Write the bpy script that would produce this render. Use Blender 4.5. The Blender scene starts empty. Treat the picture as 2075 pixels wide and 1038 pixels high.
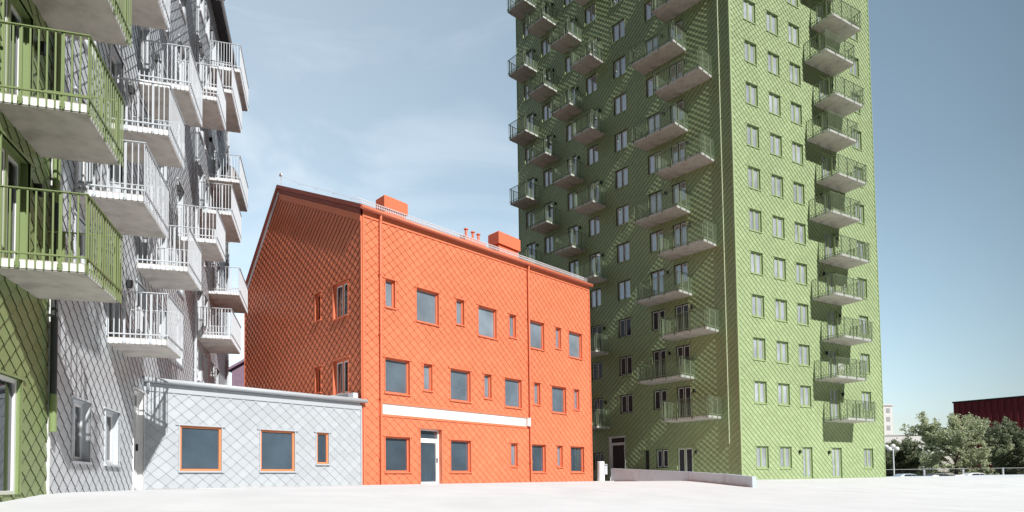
import bpy, math, random
from mathutils import Vector, Matrix
R = math.radians
rnd = random.Random(7)
sc = bpy.context.scene
col = sc.collection

# ------------------------------------------------------------------ camera
cam = bpy.data.cameras.new("camera"); cam_o = bpy.data.objects.new("camera", cam); col.objects.link(cam_o)
cam.sensor_width = 36.0; cam.lens = 36.0 * 1291.82 / 2075.0
cam.shift_x = 0.0003; cam.shift_y = (921.8 - 519.0) / 2075.0
cam.clip_start = 0.05; cam.clip_end = 6000
PIT, ROL = 0.041, -0.014
cam_o.matrix_world = Matrix.Rotation(math.pi / 2 + PIT, 4, 'X') @ Matrix.Rotation(ROL, 4, 'Z')
sc.camera = cam_o

# ------------------------------------------------------------------ sky and sun
SUN_AZ = R(-52.0)      # direction towards the sun, measured from +X
SUN_EL = R(41.0)
sdir = Vector((math.cos(SUN_EL) * math.cos(SUN_AZ), math.cos(SUN_EL) * math.sin(SUN_AZ), math.sin(SUN_EL)))
w = bpy.data.worlds.new("World"); sc.world = w; w.use_nodes = True
nt = w.node_tree; N = nt.nodes; L = nt.links
N.clear()
out = N.new('ShaderNodeOutputWorld'); bg = N.new('ShaderNodeBackground'); bg.inputs[1].default_value = 0.05
sky = N.new('ShaderNodeTexSky'); sky.sky_type = 'NISHITA'; sky.sun_disc = False
sky.sun_elevation = SUN_EL; sky.sun_rotation = math.atan2(sdir.x, sdir.y)
sky.air_density = 1.0; sky.dust_density = 0.8; sky.ozone_density = 1.2; sky.altitude = 0
hs = N.new('ShaderNodeHueSaturation'); hs.inputs['Saturation'].default_value = 0.78; hs.inputs['Hue'].default_value = 0.476
hs.inputs['Value'].default_value = 1.0
L.new(sky.outputs[0], hs.inputs['Color'])
tc = N.new('ShaderNodeTexCoord')
mp = N.new('ShaderNodeMapping'); mp.inputs['Scale'].default_value = (1.3, 2.2, 4.0); mp.inputs['Rotation'].default_value = (0.3, 0.5, 0.9)
L.new(tc.outputs['Generated'], mp.inputs['Vector'])
n1 = N.new('ShaderNodeTexNoise'); n1.inputs['Scale'].default_value = 1.6; n1.inputs['Detail'].default_value = 9; n1.inputs['Roughness'].default_value = 0.55
n1.inputs['Distortion'].default_value = 0.6
L.new(mp.outputs[0], n1.inputs['Vector'])
cr = N.new('ShaderNodeValToRGB'); cr.color_ramp.elements[0].position = 0.40; cr.color_ramp.elements[1].position = 0.74
cr.color_ramp.elements[0].color = (0, 0, 0, 1); cr.color_ramp.elements[1].color = (1, 1, 1, 1)
L.new(n1.outputs[0], cr.inputs[0])
# the thin cloud veil thickens towards the left of the view (a real bearing in the sky)
sx = N.new('ShaderNodeSeparateXYZ'); L.new(tc.outputs['Generated'], sx.inputs[0])
mr = N.new('ShaderNodeMapRange'); mr.inputs['From Min'].default_value = 0.40; mr.inputs['From Max'].default_value = -0.30
mr.inputs['To Min'].default_value = 0.03; mr.inputs['To Max'].default_value = 1.0
L.new(sx.outputs[0], mr.inputs[0])
veil = N.new('ShaderNodeMath'); veil.operation = 'MULTIPLY'; L.new(cr.outputs[0], veil.inputs[0]); L.new(mr.outputs[0], veil.inputs[1])
va = N.new('ShaderNodeMath'); va.operation = 'MULTIPLY_ADD'; L.new(mr.outputs[0], va.inputs[0]); va.inputs[1].default_value = 0.26
v2 = N.new('ShaderNodeMath'); v2.operation = 'MULTIPLY'; v2.inputs[1].default_value = 0.50; L.new(veil.outputs[0], v2.inputs[0])
L.new(v2.outputs[0], va.inputs[2])
mx = N.new('ShaderNodeMixRGB'); L.new(va.outputs[0], mx.inputs[0]); L.new(hs.outputs[0], mx.inputs[1]); mx.inputs[2].default_value = (5.6, 6.1, 6.5, 1)
# sky brightness shaped by bearing: lifted in view, dimmed elsewhere to deepen the shade
my = N.new('ShaderNodeMapRange'); my.interpolation_type = 'SMOOTHSTEP'
my.inputs['From Min'].default_value = 0.30; my.inputs['From Max'].default_value = 0.95
my.inputs['To Min'].default_value = 0.14; my.inputs['To Max'].default_value = 3.3
dt = N.new('ShaderNodeVectorMath'); dt.operation = 'DOT_PRODUCT'; dt.inputs[1].default_value = (-0.18, 0.93, 0.33)
L.new(tc.outputs['Generated'], dt.inputs[0]); L.new(dt.outputs['Value'], my.inputs[0])
vs = N.new('ShaderNodeVectorMath'); vs.operation = 'SCALE'; L.new(mx.outputs[0], vs.inputs[0]); L.new(my.outputs[0], vs.inputs['Scale'])
# bright western patch added out of view for tower reflections; brighter low sky
d2 = N.new('ShaderNodeVectorMath'); d2.operation = 'DOT_PRODUCT'; d2.inputs[1].default_value = (-0.91, -0.02, 0.41)
L.new(tc.outputs['Generated'], d2.inputs[0])
m2 = N.new('ShaderNodeMapRange'); m2.interpolation_type = 'SMOOTHSTEP'; m2.inputs['From Min'].default_value = 0.70; m2.inputs['From Max'].default_value = 0.97
m2.inputs['To Min'].default_value = 0.0; m2.inputs['To Max'].default_value = 1.3; L.new(d2.outputs['Value'], m2.inputs[0])
m3 = N.new('ShaderNodeMapRange'); m3.inputs['From Min'].default_value = 0.0; m3.inputs['From Max'].default_value = 0.40
m3.inputs['To Min'].default_value = 1.25; m3.inputs['To Max'].default_value = 1.0; L.new(sx.outputs[2], m3.inputs[0])
m4 = N.new('ShaderNodeMath'); m4.operation = 'MULTIPLY_ADD'; L.new(my.outputs[0], m4.inputs[0]); L.new(m3.outputs[0], m4.inputs[1]); L.new(m2.outputs[0], m4.inputs[2])
L.new(m4.outputs[0], vs.inputs['Scale'])
L.new(vs.outputs[0], bg.inputs[0]); L.new(bg.outputs[0], out.inputs[0])

sun = bpy.data.lights.new("sun", 'SUN'); sun.energy = 5.0; sun.angle = R(0.5); sun.color = (1.0, 0.985, 0.965)
sun_o = bpy.data.objects.new("sun", sun); col.objects.link(sun_o)
sun_o.location = (20, -20, 40); sun_o.rotation_euler = sdir.to_track_quat('Z', 'Y').to_euler()

sc.view_settings.view_transform = 'Standard'; sc.view_settings.look = 'None'
sc.view_settings.exposure = 0.2; sc.view_settings.gamma = 1.0; sc.view_settings.use_curve_mapping = False
sc.render.engine = 'CYCLES'
sc.cycles.max_bounces = 6; sc.cycles.transparent_max_bounces = 12
sc.cycles.caustics_reflective = False; sc.cycles.caustics_refractive = False
try: sc.cycles.use_denoising = True
except Exception: pass

# ------------------------------------------------------------------ materials
def mat(name, base, rough=0.6, spec=0.4, metal=0.0, vary=0.06, scale=3.0, bump=0.0, bscale=60.0, island=0.0, coat=0.0, stain=None):
    m = bpy.data.materials.new(name); m.use_nodes = True
    t = m.node_tree; nd = t.nodes; lk = t.links
    b = nd['Principled BSDF']
    b.inputs['Roughness'].default_value = rough; b.inputs['Metallic'].default_value = metal
    b.inputs['Specular IOR Level'].default_value = spec
    if coat: b.inputs['Coat Weight'].default_value = coat; b.inputs['Coat Roughness'].default_value = 0.25
    tcn = nd.new('ShaderNodeTexCoord')
    no = nd.new('ShaderNodeTexNoise'); no.inputs['Scale'].default_value = scale; no.inputs['Detail'].default_value = 6
    lk.new(tcn.outputs['Object'], no.inputs['Vector'])
    ma = nd.new('ShaderNodeMapRange'); ma.inputs['From Min'].default_value = 0.3; ma.inputs['From Max'].default_value = 0.7
    ma.inputs['To Min'].default_value = 1 - vary; ma.inputs['To Max'].default_value = 1 + vary
    lk.new(no.outputs[0], ma.inputs[0])
    val = ma.outputs[0]
    if island:
        ge = nd.new('ShaderNodeNewGeometry')
        mi = nd.new('ShaderNodeMapRange'); mi.inputs['To Min'].default_value = 1 - island; mi.inputs['To Max'].default_value = 1 + island
        lk.new(ge.outputs['Random Per Island'], mi.inputs[0])
        mu = nd.new('ShaderNodeMath'); mu.operation = 'MULTIPLY'; lk.new(val, mu.inputs[0]); lk.new(mi.outputs[0], mu.inputs[1]); val = mu.outputs[0]
        mrr = nd.new('ShaderNodeMapRange'); mrr.inputs['To Min'].default_value = rough - 0.05; mrr.inputs['To Max'].default_value = rough + 0.06
        lk.new(ge.outputs['Random Per Island'], mrr.inputs[0]); lk.new(mrr.outputs[0], b.inputs['Roughness'])
    vm = nd.new('ShaderNodeVectorMath'); vm.operation = 'SCALE'; vm.inputs[0].default_value = base[:3]
    lk.new(val, vm.inputs['Scale'])
    colout = vm.outputs[0]
    if stain:
        ns = nd.new('ShaderNodeTexNoise'); ns.inputs['Scale'].default_value = stain[1]; ns.inputs['Detail'].default_value = 8; ns.inputs['Roughness'].default_value = 0.65
        lk.new(tcn.outputs['Object'], ns.inputs['Vector'])
        rp = nd.new('ShaderNodeMapRange'); rp.inputs['From Min'].default_value = 0.5; rp.inputs['From Max'].default_value = 0.72
        rp.inputs['To Max'].default_value = stain[2]
        lk.new(ns.outputs[0], rp.inputs[0])
        mxx = nd.new('ShaderNodeMixRGB'); lk.new(rp.outputs[0], mxx.inputs[0]); lk.new(colout, mxx.inputs[1]); mxx.inputs[2].default_value = (*stain[0], 1)
        colout = mxx.outputs[0]
    lk.new(colout, b.inputs['Base Color'])
    if bump:
        nb = nd.new('ShaderNodeTexNoise'); nb.inputs['Scale'].default_value = bscale; nb.inputs['Detail'].default_value = 4
        lk.new(tcn.outputs['Object'], nb.inputs['Vector'])
        bp = nd.new('ShaderNodeBump'); bp.inputs['Strength'].default_value = bump; bp.inputs['Distance'].default_value = 0.02
        lk.new(nb.outputs[0], bp.inputs['Height']); lk.new(bp.outputs[0], b.inputs['Normal'])
    return m

def glass(name, tint, refl, trans, film=None, fk=0.72):
    m = bpy.data.materials.new(name); m.use_nodes = True
    t = m.node_tree; nd = t.nodes; lk = t.links
    nd.remove(nd['Principled BSDF']); o = nd['Material Output']
    tr = nd.new('ShaderNodeBsdfTransparent'); tr.inputs[0].default_value = (*[trans * c for c in tint], 1)
    gl = nd.new('ShaderNodeBsdfGlossy'); gl.inputs['Roughness'].default_value = 0.015; gl.inputs['Color'].default_value = (0.93, 0.96, 1.0, 1)
    fr = nd.new('ShaderNodeFresnel'); fr.inputs['IOR'].default_value = 1.5
    # slight waviness of the panes
    tcn = nd.new('ShaderNodeTexCoord'); nb = nd.new('ShaderNodeTexNoise'); nb.inputs['Scale'].default_value = 1.3
    lk.new(tcn.outputs['Object'], nb.inputs['Vector'])
    bp = nd.new('ShaderNodeBump'); bp.inputs['Strength'].default_value = 0.05; bp.inputs['Distance'].default_value = 0.05
    lk.new(nb.outputs[0], bp.inputs['Height']); lk.new(bp.outputs[0], gl.inputs['Normal'])
    ad = nd.new('ShaderNodeMath'); ad.operation = 'ADD'; ad.inputs[1].default_value = refl; ad.use_clamp = True
    lk.new(fr.outputs[0], ad.inputs[0])
    body = tr.outputs[0]
    if film:
        df = nd.new('ShaderNodeBsdfDiffuse'); df.inputs[0].default_value = (*film, 1)
        oi = nd.new('ShaderNodeObjectInfo'); nf = nd.new('ShaderNodeTexNoise'); nf.inputs['Scale'].default_value = 0.9; nf.inputs['Detail'].default_value = 3
        ov = nd.new('ShaderNodeVectorMath'); ov.operation = 'ADD'; lk.new(tcn.outputs['Object'], ov.inputs[0]); lk.new(oi.outputs['Location'], ov.inputs[1]); lk.new(ov.outputs[0], nf.inputs['Vector'])
        f1 = nd.new('ShaderNodeMapRange'); f1.inputs['From Min'].default_value = 0.3; f1.inputs['From Max'].default_value = 0.7; f1.inputs['To Min'].default_value = 0.78; f1.inputs['To Max'].default_value = 1.25; lk.new(nf.outputs[0], f1.inputs[0])  # mottles the film colour to imitate soft cloud reflections
        f2 = nd.new('ShaderNodeMapRange'); f2.inputs['To Min'].default_value = 0.84; f2.inputs['To Max'].default_value = 1.16; lk.new(oi.outputs['Random'], f2.inputs[0])
        f3 = nd.new('ShaderNodeMath'); f3.operation = 'MULTIPLY'; lk.new(f1.outputs[0], f3.inputs[0]); lk.new(f2.outputs[0], f3.inputs[1])
        f4 = nd.new('ShaderNodeVectorMath'); f4.operation = 'SCALE'; f4.inputs[0].default_value = film; lk.new(f3.outputs[0], f4.inputs['Scale']); lk.new(f4.outputs[0], df.inputs[0])
        m2 = nd.new('ShaderNodeMixShader'); m2.inputs[0].default_value = fk; lk.new(tr.outputs[0], m2.inputs[1]); lk.new(df.outputs[0], m2.inputs[2]); body = m2.outputs[0]
    mx = nd.new('ShaderNodeMixShader'); lk.new(ad.outputs[0], mx.inputs[0]); lk.new(body, mx.inputs[1]); lk.new(gl.outputs[0], mx.inputs[2])
    lk.new(mx.outputs[0], o.inputs[0])
    return m

M = {}
C_OR, C_GR, C_GY = (0.745, 0.213, 0.108), (0.34, 0.43, 0.222), (0.47, 0.50, 0.525)
def facade_mats(key, c, dark=0.22):
    M[key] = mat(key + '_shingle', c, rough=0.40, spec=0.45, vary=0.06, scale=0.22, island=0.05)
    M[key + '_seam_shade'] = mat(key + '_seam_shade', tuple(x * dark for x in c), rough=0.7, spec=0.2)  # facade colour darkened: shade of the open joints put into it
    M[key + '_trim'] = mat(key + '_trim', c, rough=0.42, spec=0.45, vary=0.03, scale=1.5)
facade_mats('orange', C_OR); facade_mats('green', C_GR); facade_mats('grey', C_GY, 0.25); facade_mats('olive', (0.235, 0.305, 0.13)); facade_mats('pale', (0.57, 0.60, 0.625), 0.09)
M['green_pipe'] = mat('green_pipe', (0.50, 0.56, 0.36), rough=0.4)
M['warm_orange'] = mat('warm_orange_frame', (0.76, 0.27, 0.11), rough=0.45)
M['roof_red'] = mat('roof_red', (0.30, 0.07, 0.05), rough=0.45)
M['mauve'] = mat('mauve_sheet', (0.30, 0.20, 0.27), rough=0.5, vary=0.1)
M['concrete'] = mat('balcony_concrete', (0.53, 0.495, 0.45), rough=0.9, spec=0.2, vary=0.12, scale=2.0, bump=0.12, bscale=25, stain=((0.24, 0.22, 0.20), 1.4, 0.55))
M['white_metal'] = mat('white_metal', (0.80, 0.81, 0.82), rough=0.45, vary=0.02)
M['pale_metal'] = mat('pale_grey_metal', (0.60, 0.63, 0.66), rough=0.42, vary=0.02)
M['green_metal'] = mat('green_metal', (0.225, 0.285, 0.125), rough=0.42, vary=0.03)
M['dark_green_metal'] = mat('dark_green_metal', (0.21, 0.265, 0.165), rough=0.45, vary=0.03)
M['dark_green'] = mat('dark_green_frame', (0.05, 0.075, 0.05), rough=0.5, vary=0.03)
M['white'] = mat('white_paint', (0.82, 0.82, 0.81), rough=0.5, vary=0.02)
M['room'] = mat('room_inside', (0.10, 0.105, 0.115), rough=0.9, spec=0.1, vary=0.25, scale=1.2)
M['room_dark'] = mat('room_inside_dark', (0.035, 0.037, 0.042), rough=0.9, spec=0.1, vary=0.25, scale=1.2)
M['curtain'] = mat('curtain_fabric', (0.78, 0.79, 0.80), rough=0.95, spec=0.05, vary=0.06, scale=8)
M['galv'] = mat('galvanised_steel', (0.70, 0.71, 0.72), rough=0.4, metal=0.25, vary=0.1, scale=8)
M['dark_wire_pipe_shade'] = mat('dark_wire_pipe_shade', (0.06, 0.065, 0.065), rough=0.4)
M['black'] = mat('black_metal', (0.02, 0.021, 0.022), rough=0.5)
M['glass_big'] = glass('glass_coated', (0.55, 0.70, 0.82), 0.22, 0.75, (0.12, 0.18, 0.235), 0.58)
M['glass_mid'] = glass('glass_painted_sky', (0.55, 0.70, 0.82), 0.22, 0.75, (0.26, 0.345, 0.415), 0.58)  # lighter film paints in the sky reflection of the middle row
M['glass_high'] = glass('glass_painted_sky_light', (0.55, 0.70, 0.82), 0.22, 0.75, (0.42, 0.52, 0.60), 0.6)  # palest film, sky reflection of the top row put into the colour
M['glass_pale'] = glass('glass_pale', (0.88, 0.93, 0.96), 0.07, 0.95, (0.66, 0.71, 0.77), 0.55)
M['glass_sky'] = glass('glass_sky', (0.88, 0.93, 0.96), 0.50, 0.9)
M['glass_dark'] = glass('glass_dark', (0.8, 0.9, 0.95), 0.0, 0.8, (0.05, 0.056, 0.065), 0.85)
M['glass'] = glass('glass_clear', (0.88, 0.93, 0.96), 0.08, 0.95)
M['ground'] = mat('plaza_concrete', (0.655, 0.665, 0.68), rough=0.85, spec=0.25, vary=0.05, scale=0.7, bump=0.05, bscale=30, stain=((0.56, 0.565, 0.575), 0.25, 0.5))
M['path'] = mat('pavement_slab', (0.50, 0.50, 0.50), rough=0.85, spec=0.25, vary=0.08, scale=2.0)
M['ramp'] = mat('cast_concrete', (0.50, 0.585, 0.65), rough=0.8, spec=0.3, vary=0.10, scale=0.9, bump=0.08, bscale=40, stain=((0.40, 0.44, 0.48), 0.8, 0.6))
M['red_clad'] = mat('red_cladding', (0.22, 0.022, 0.03), rough=0.6, vary=0.18, scale=0.6)
M['dark_roof'] = mat('dark_roof', (0.03, 0.03, 0.032), rough=0.7)
M['asphalt'] = mat('asphalt', (0.06, 0.06, 0.06), rough=0.9)
M['bark'] = mat('bark', (0.10, 0.08, 0.06), rough=0.95, vary=0.25, scale=6)
M['tyre'] = mat('tyre_rubber', (0.02, 0.02, 0.02), rough=0.8)
M['lamp_glass'] = mat('opal_glass', (0.85, 0.85, 0.84), rough=0.3)
M['car_glass'] = mat('car_glass', (0.03, 0.04, 0.05), rough=0.08, spec=0.8)

# ------------------------------------------------------------------ mesh helpers
class MB:
    def __init__(s): s.v = []; s.f = []; s.m = []; s.mats = []
    def mi(s, m):
        if m not in s.mats: s.mats.append(m)
        return s.mats.index(m)
    def poly(s, pts, m):
        i = len(s.v); s.v += [tuple(p) for p in pts]; s.f.append(tuple(range(i, i + len(pts)))); s.m.append(s.mi(m))
    def box(s, a, b, m, skip=''):
        x0, y0, z0 = a; x1, y1, z1 = b
        i = len(s.v)
        s.v += [(x0, y0, z0), (x1, y0, z0), (x1, y1, z0), (x0, y1, z0), (x0, y0, z1), (x1, y0, z1), (x1, y1, z1), (x0, y1, z1)]
        fs = [(0, 3, 2, 1), (4, 5, 6, 7), (0, 1, 5, 4), (1, 2, 6, 5), (2, 3, 7, 6), (3, 0, 4, 7)]
        k = s.mi(m)
        for f in fs: s.f.append(tuple(i + j for j in f)); s.m.append(k)
    def tube(s, pts, r, m, n=8, cap=True):
        pts = [Vector(p) for p in pts]; rs = r if isinstance(r, (list, tuple)) else [r] * len(pts)
        base = len(s.v); k = s.mi(m); prev = None
        for j, p in enumerate(pts):
            d = (pts[min(j + 1, len(pts) - 1)] - pts[max(j - 1, 0)]).normalized()
            if prev is None:
                a = d.orthogonal().normalized()
            else:
                a = (prev - d * prev.dot(d));
                a = a.normalized() if a.length > 1e-5 else d.orthogonal().normalized()
            prev = a; b = d.cross(a)
            for q in range(n):
                t = 2 * math.pi * q / n
                s.v.append(tuple(p + (a * math.cos(t) + b * math.sin(t)) * rs[j]))
        for j in range(len(pts) - 1):
            for q in range(n):
                q2 = (q + 1) % n
                s.f.append((base + j * n + q, base + j * n + q2, base + (j + 1) * n + q2, base + (j + 1) * n + q)); s.m.append(k)
        if cap:
            s.f.append(tuple(base + q for q in reversed(range(n)))); s.m.append(k)
            s.f.append(tuple(base + (len(pts) - 1) * n + q for q in range(n))); s.m.append(k)
    def mesh(s, name, smooth=False):
        me = bpy.data.meshes.new(name); me.from_pydata(s.v, [], s.f)
        for m in s.mats: me.materials.append(M[m] if isinstance(m, str) else m)
        me.polygons.foreach_set('material_index', s.m)
        if smooth: me.polygons.foreach_set('use_smooth', [True] * len(s.f))
        me.update(); return me

def link(name, data, parent=None, loc=(0, 0, 0), rz=0.0):
    o = bpy.data.objects.new(name, data); col.objects.link(o)
    o.location = loc; o.rotation_euler = (0, 0, rz)
    if parent is not None: o.parent = parent
    return o
def thing(name, label, cat, loc=(0, 0, 0), rz=0.0, group=None):
    o = link(name, None, None, loc, rz); o['label'] = label; o['category'] = cat
    if group: o['group'] = group
    return o
def tag(o, label, cat, group=None):
    o['label'] = label; o['category'] = cat
    if group: o['group'] = group
    return o
def struct(o): o['kind'] = 'structure'; return o
def copy_tree(o, parent=None):
    c = o.copy(); col.objects.link(c)
    if parent is not None: c.parent = parent
    for ch in list(o.children): copy_tree(ch, c)
    return c

# ---- ground height
OP = Vector((-6.2337, 26.6897)); OYAW = R(48.93)
ON = Vector((math.sin(OYAW), -math.cos(OYAW)))
def smooth(a, b, x):
    t = max(0.0, min(1.0, (x - a) / (b - a))); return t * t * (3 - 2 * t)
def gz(x, y):
    ww = (Vector((x, y)) - OP).dot(ON)
    z = -0.12 - min(1.35, 0.072 * max(0.0, ww - 6.2)) * (1 - smooth(31, 49, y))
    d = smooth(61.5, 63.0, y) * smooth(26, 30, x)
    return z * (1 - d) - 1.3 * d

# ---- facades: local x along the wall, y inward, z up
class Facade:
    def __init__(s, P, yaw): s.P = Vector(P); s.yaw = yaw; s.e = Vector((math.cos(yaw), math.sin(yaw))); s.n = Vector((s.e.y, -s.e.x))
    def pt(s, x, y, z): q = s.P + s.e * x - s.n * y; return Vector((q.x, q.y, z))
SW, SH, STEP = 0.47, 0.395, 0.023
def clip(poly, a, b, c):          # keep a*x+b*z<=c
    o = []
    n = len(poly)
    for i in range(n):
        p, q = poly[i], poly[(i + 1) % n]
        dp, dq = a * p[0] + b * p[1] - c, a * q[0] + b * q[1] - c
        if dp <= 0: o.append(p)
        if (dp < 0 < dq) or (dq < 0 < dp):
            t = dp / (dp - dq); o.append((p[0] + t * (q[0] - p[0]), p[1] + t * (q[1] - p[1])))
    return o if len(o) >= 3 else []
def area(p):
    return abs(sum(p[i][0] * p[(i + 1) % len(p)][1] - p[(i + 1) % len(p)][0] * p[i][1] for i in range(len(p)))) / 2
def clip_seg(p, q, a, b, c):
    dp, dq = a * p[0] + b * p[1] - c, a * q[0] + b * q[1] - c
    if dp > 0 and dq > 0: return None
    if dp <= 0 and dq <= 0: return (p, q)
    t = dp / (dp - dq); x = (p[0] + t * (q[0] - p[0]), p[1] + t * (q[1] - p[1]))
    return (p, x) if dp <= 0 else (x, q)
def shingles(bounds, rects, key, STEP=STEP):
    """bounds: convex polygon (x,z) counter-clockwise; rects: openings (x0,z0,x1,z1)"""
    mb = MB(); H2 = SH / 2; D = 2 * STEP; gw = {'green': 0.006, 'orange': 0.007}.get(key, 0.004)
    hp = []
    for i in range(len(bounds)):
        p, q = bounds[i], bounds[(i + 1) % len(bounds)]
        a, b = q[1] - p[1], -(q[0] - p[0]); l = math.hypot(a, b)
        hp.append((a / l, b / l, (a * p[0] + b * p[1]) / l))
    xs = [p[0] for p in bounds]; zs = [p[1] for p in bounds]
    j0, j1 = int(min(zs) / H2) - 2, int(max(zs) / H2) + 2
    i0, i1 = int(min(xs) / SW) - 2, int(max(xs) / SW) + 2
    ks, kd = mb.mi(key), mb.mi(key + '_seam_shade')
    for j in range(j0, j1 + 1):
        for i in range(i0, i1 + 1):
            cx = i * SW + (SW / 2 if j % 2 else 0); cz = j * H2
            T, Rr, B, Lf = (cx, cz + H2), (cx + SW / 2, cz), (cx, cz - H2), (cx - SW / 2, cz)
            poly = [Lf, B, Rr, T]
            if any(all(a * p[0] + b * p[1] > c for p in poly) for a, b, c in hp): continue
            inside = all(all(a * p[0] + b * p[1] <= c for p in poly) for a, b, c in hp)
            near = [r for r in rects if r[0] < cx + SW / 2 and r[2] > cx - SW / 2 and r[1] < cz + H2 and r[3] > cz - H2]
            pieces = [poly]; segs = [(Lf, B), (B, Rr)]
            if not inside:
                for a, b, c in hp:
                    pieces = [q for q in (clip(p, a, b, c) for p in pieces) if q]
                    segs = [q for q in (clip_seg(*s_, a, b, c) for s_ in segs) if q]
            for (x0, z0, x1, z1) in near:
                np_ = []
                for p in pieces:
                    rest = p
                    for a, b, c in ((1, 0, x0), (-1, 0, -x1), (0, 1, z0), (0, -1, -z1)):
                        if not rest: break
                        o = clip(rest, a, b, c)
                        if o: np_.append(o)
                        rest = clip(rest, -a, -b, -c)
                pieces = [p for p in np_ if area(p) > 1e-5]
                ns = []
                for sg in segs:
                    rest = sg
                    for a, b, c in ((1, 0, x0), (-1, 0, -x1), (0, 1, z0), (0, -1, -z1)):
                        if not rest: break
                        o = clip_seg(*rest, a, b, c)
                        if o: ns.append(o)
                        rest = clip_seg(*rest, -a, -b, -c)
                segs = ns
            dep = lambda z: -D * (cz + H2 - z) / SH
            base = len(mb.v)
            for p in pieces:
                k = len(mb.v); mb.v += [(x, dep(z), z) for x, z in p]
                mb.f.append(tuple(range(k, k + len(p)))); mb.m.append(ks)
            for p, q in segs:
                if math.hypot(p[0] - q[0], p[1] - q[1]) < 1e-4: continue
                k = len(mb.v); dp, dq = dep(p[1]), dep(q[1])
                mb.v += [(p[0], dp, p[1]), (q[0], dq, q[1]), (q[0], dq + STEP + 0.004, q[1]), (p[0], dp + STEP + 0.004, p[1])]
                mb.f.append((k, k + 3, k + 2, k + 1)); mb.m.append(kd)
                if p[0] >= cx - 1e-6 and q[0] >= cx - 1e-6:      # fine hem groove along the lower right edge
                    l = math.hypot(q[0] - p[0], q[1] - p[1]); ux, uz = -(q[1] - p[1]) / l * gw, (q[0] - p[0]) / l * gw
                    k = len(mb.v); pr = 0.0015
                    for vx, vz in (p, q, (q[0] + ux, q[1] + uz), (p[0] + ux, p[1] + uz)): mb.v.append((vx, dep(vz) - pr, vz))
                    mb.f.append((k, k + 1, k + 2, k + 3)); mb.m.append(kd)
    return mb

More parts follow.
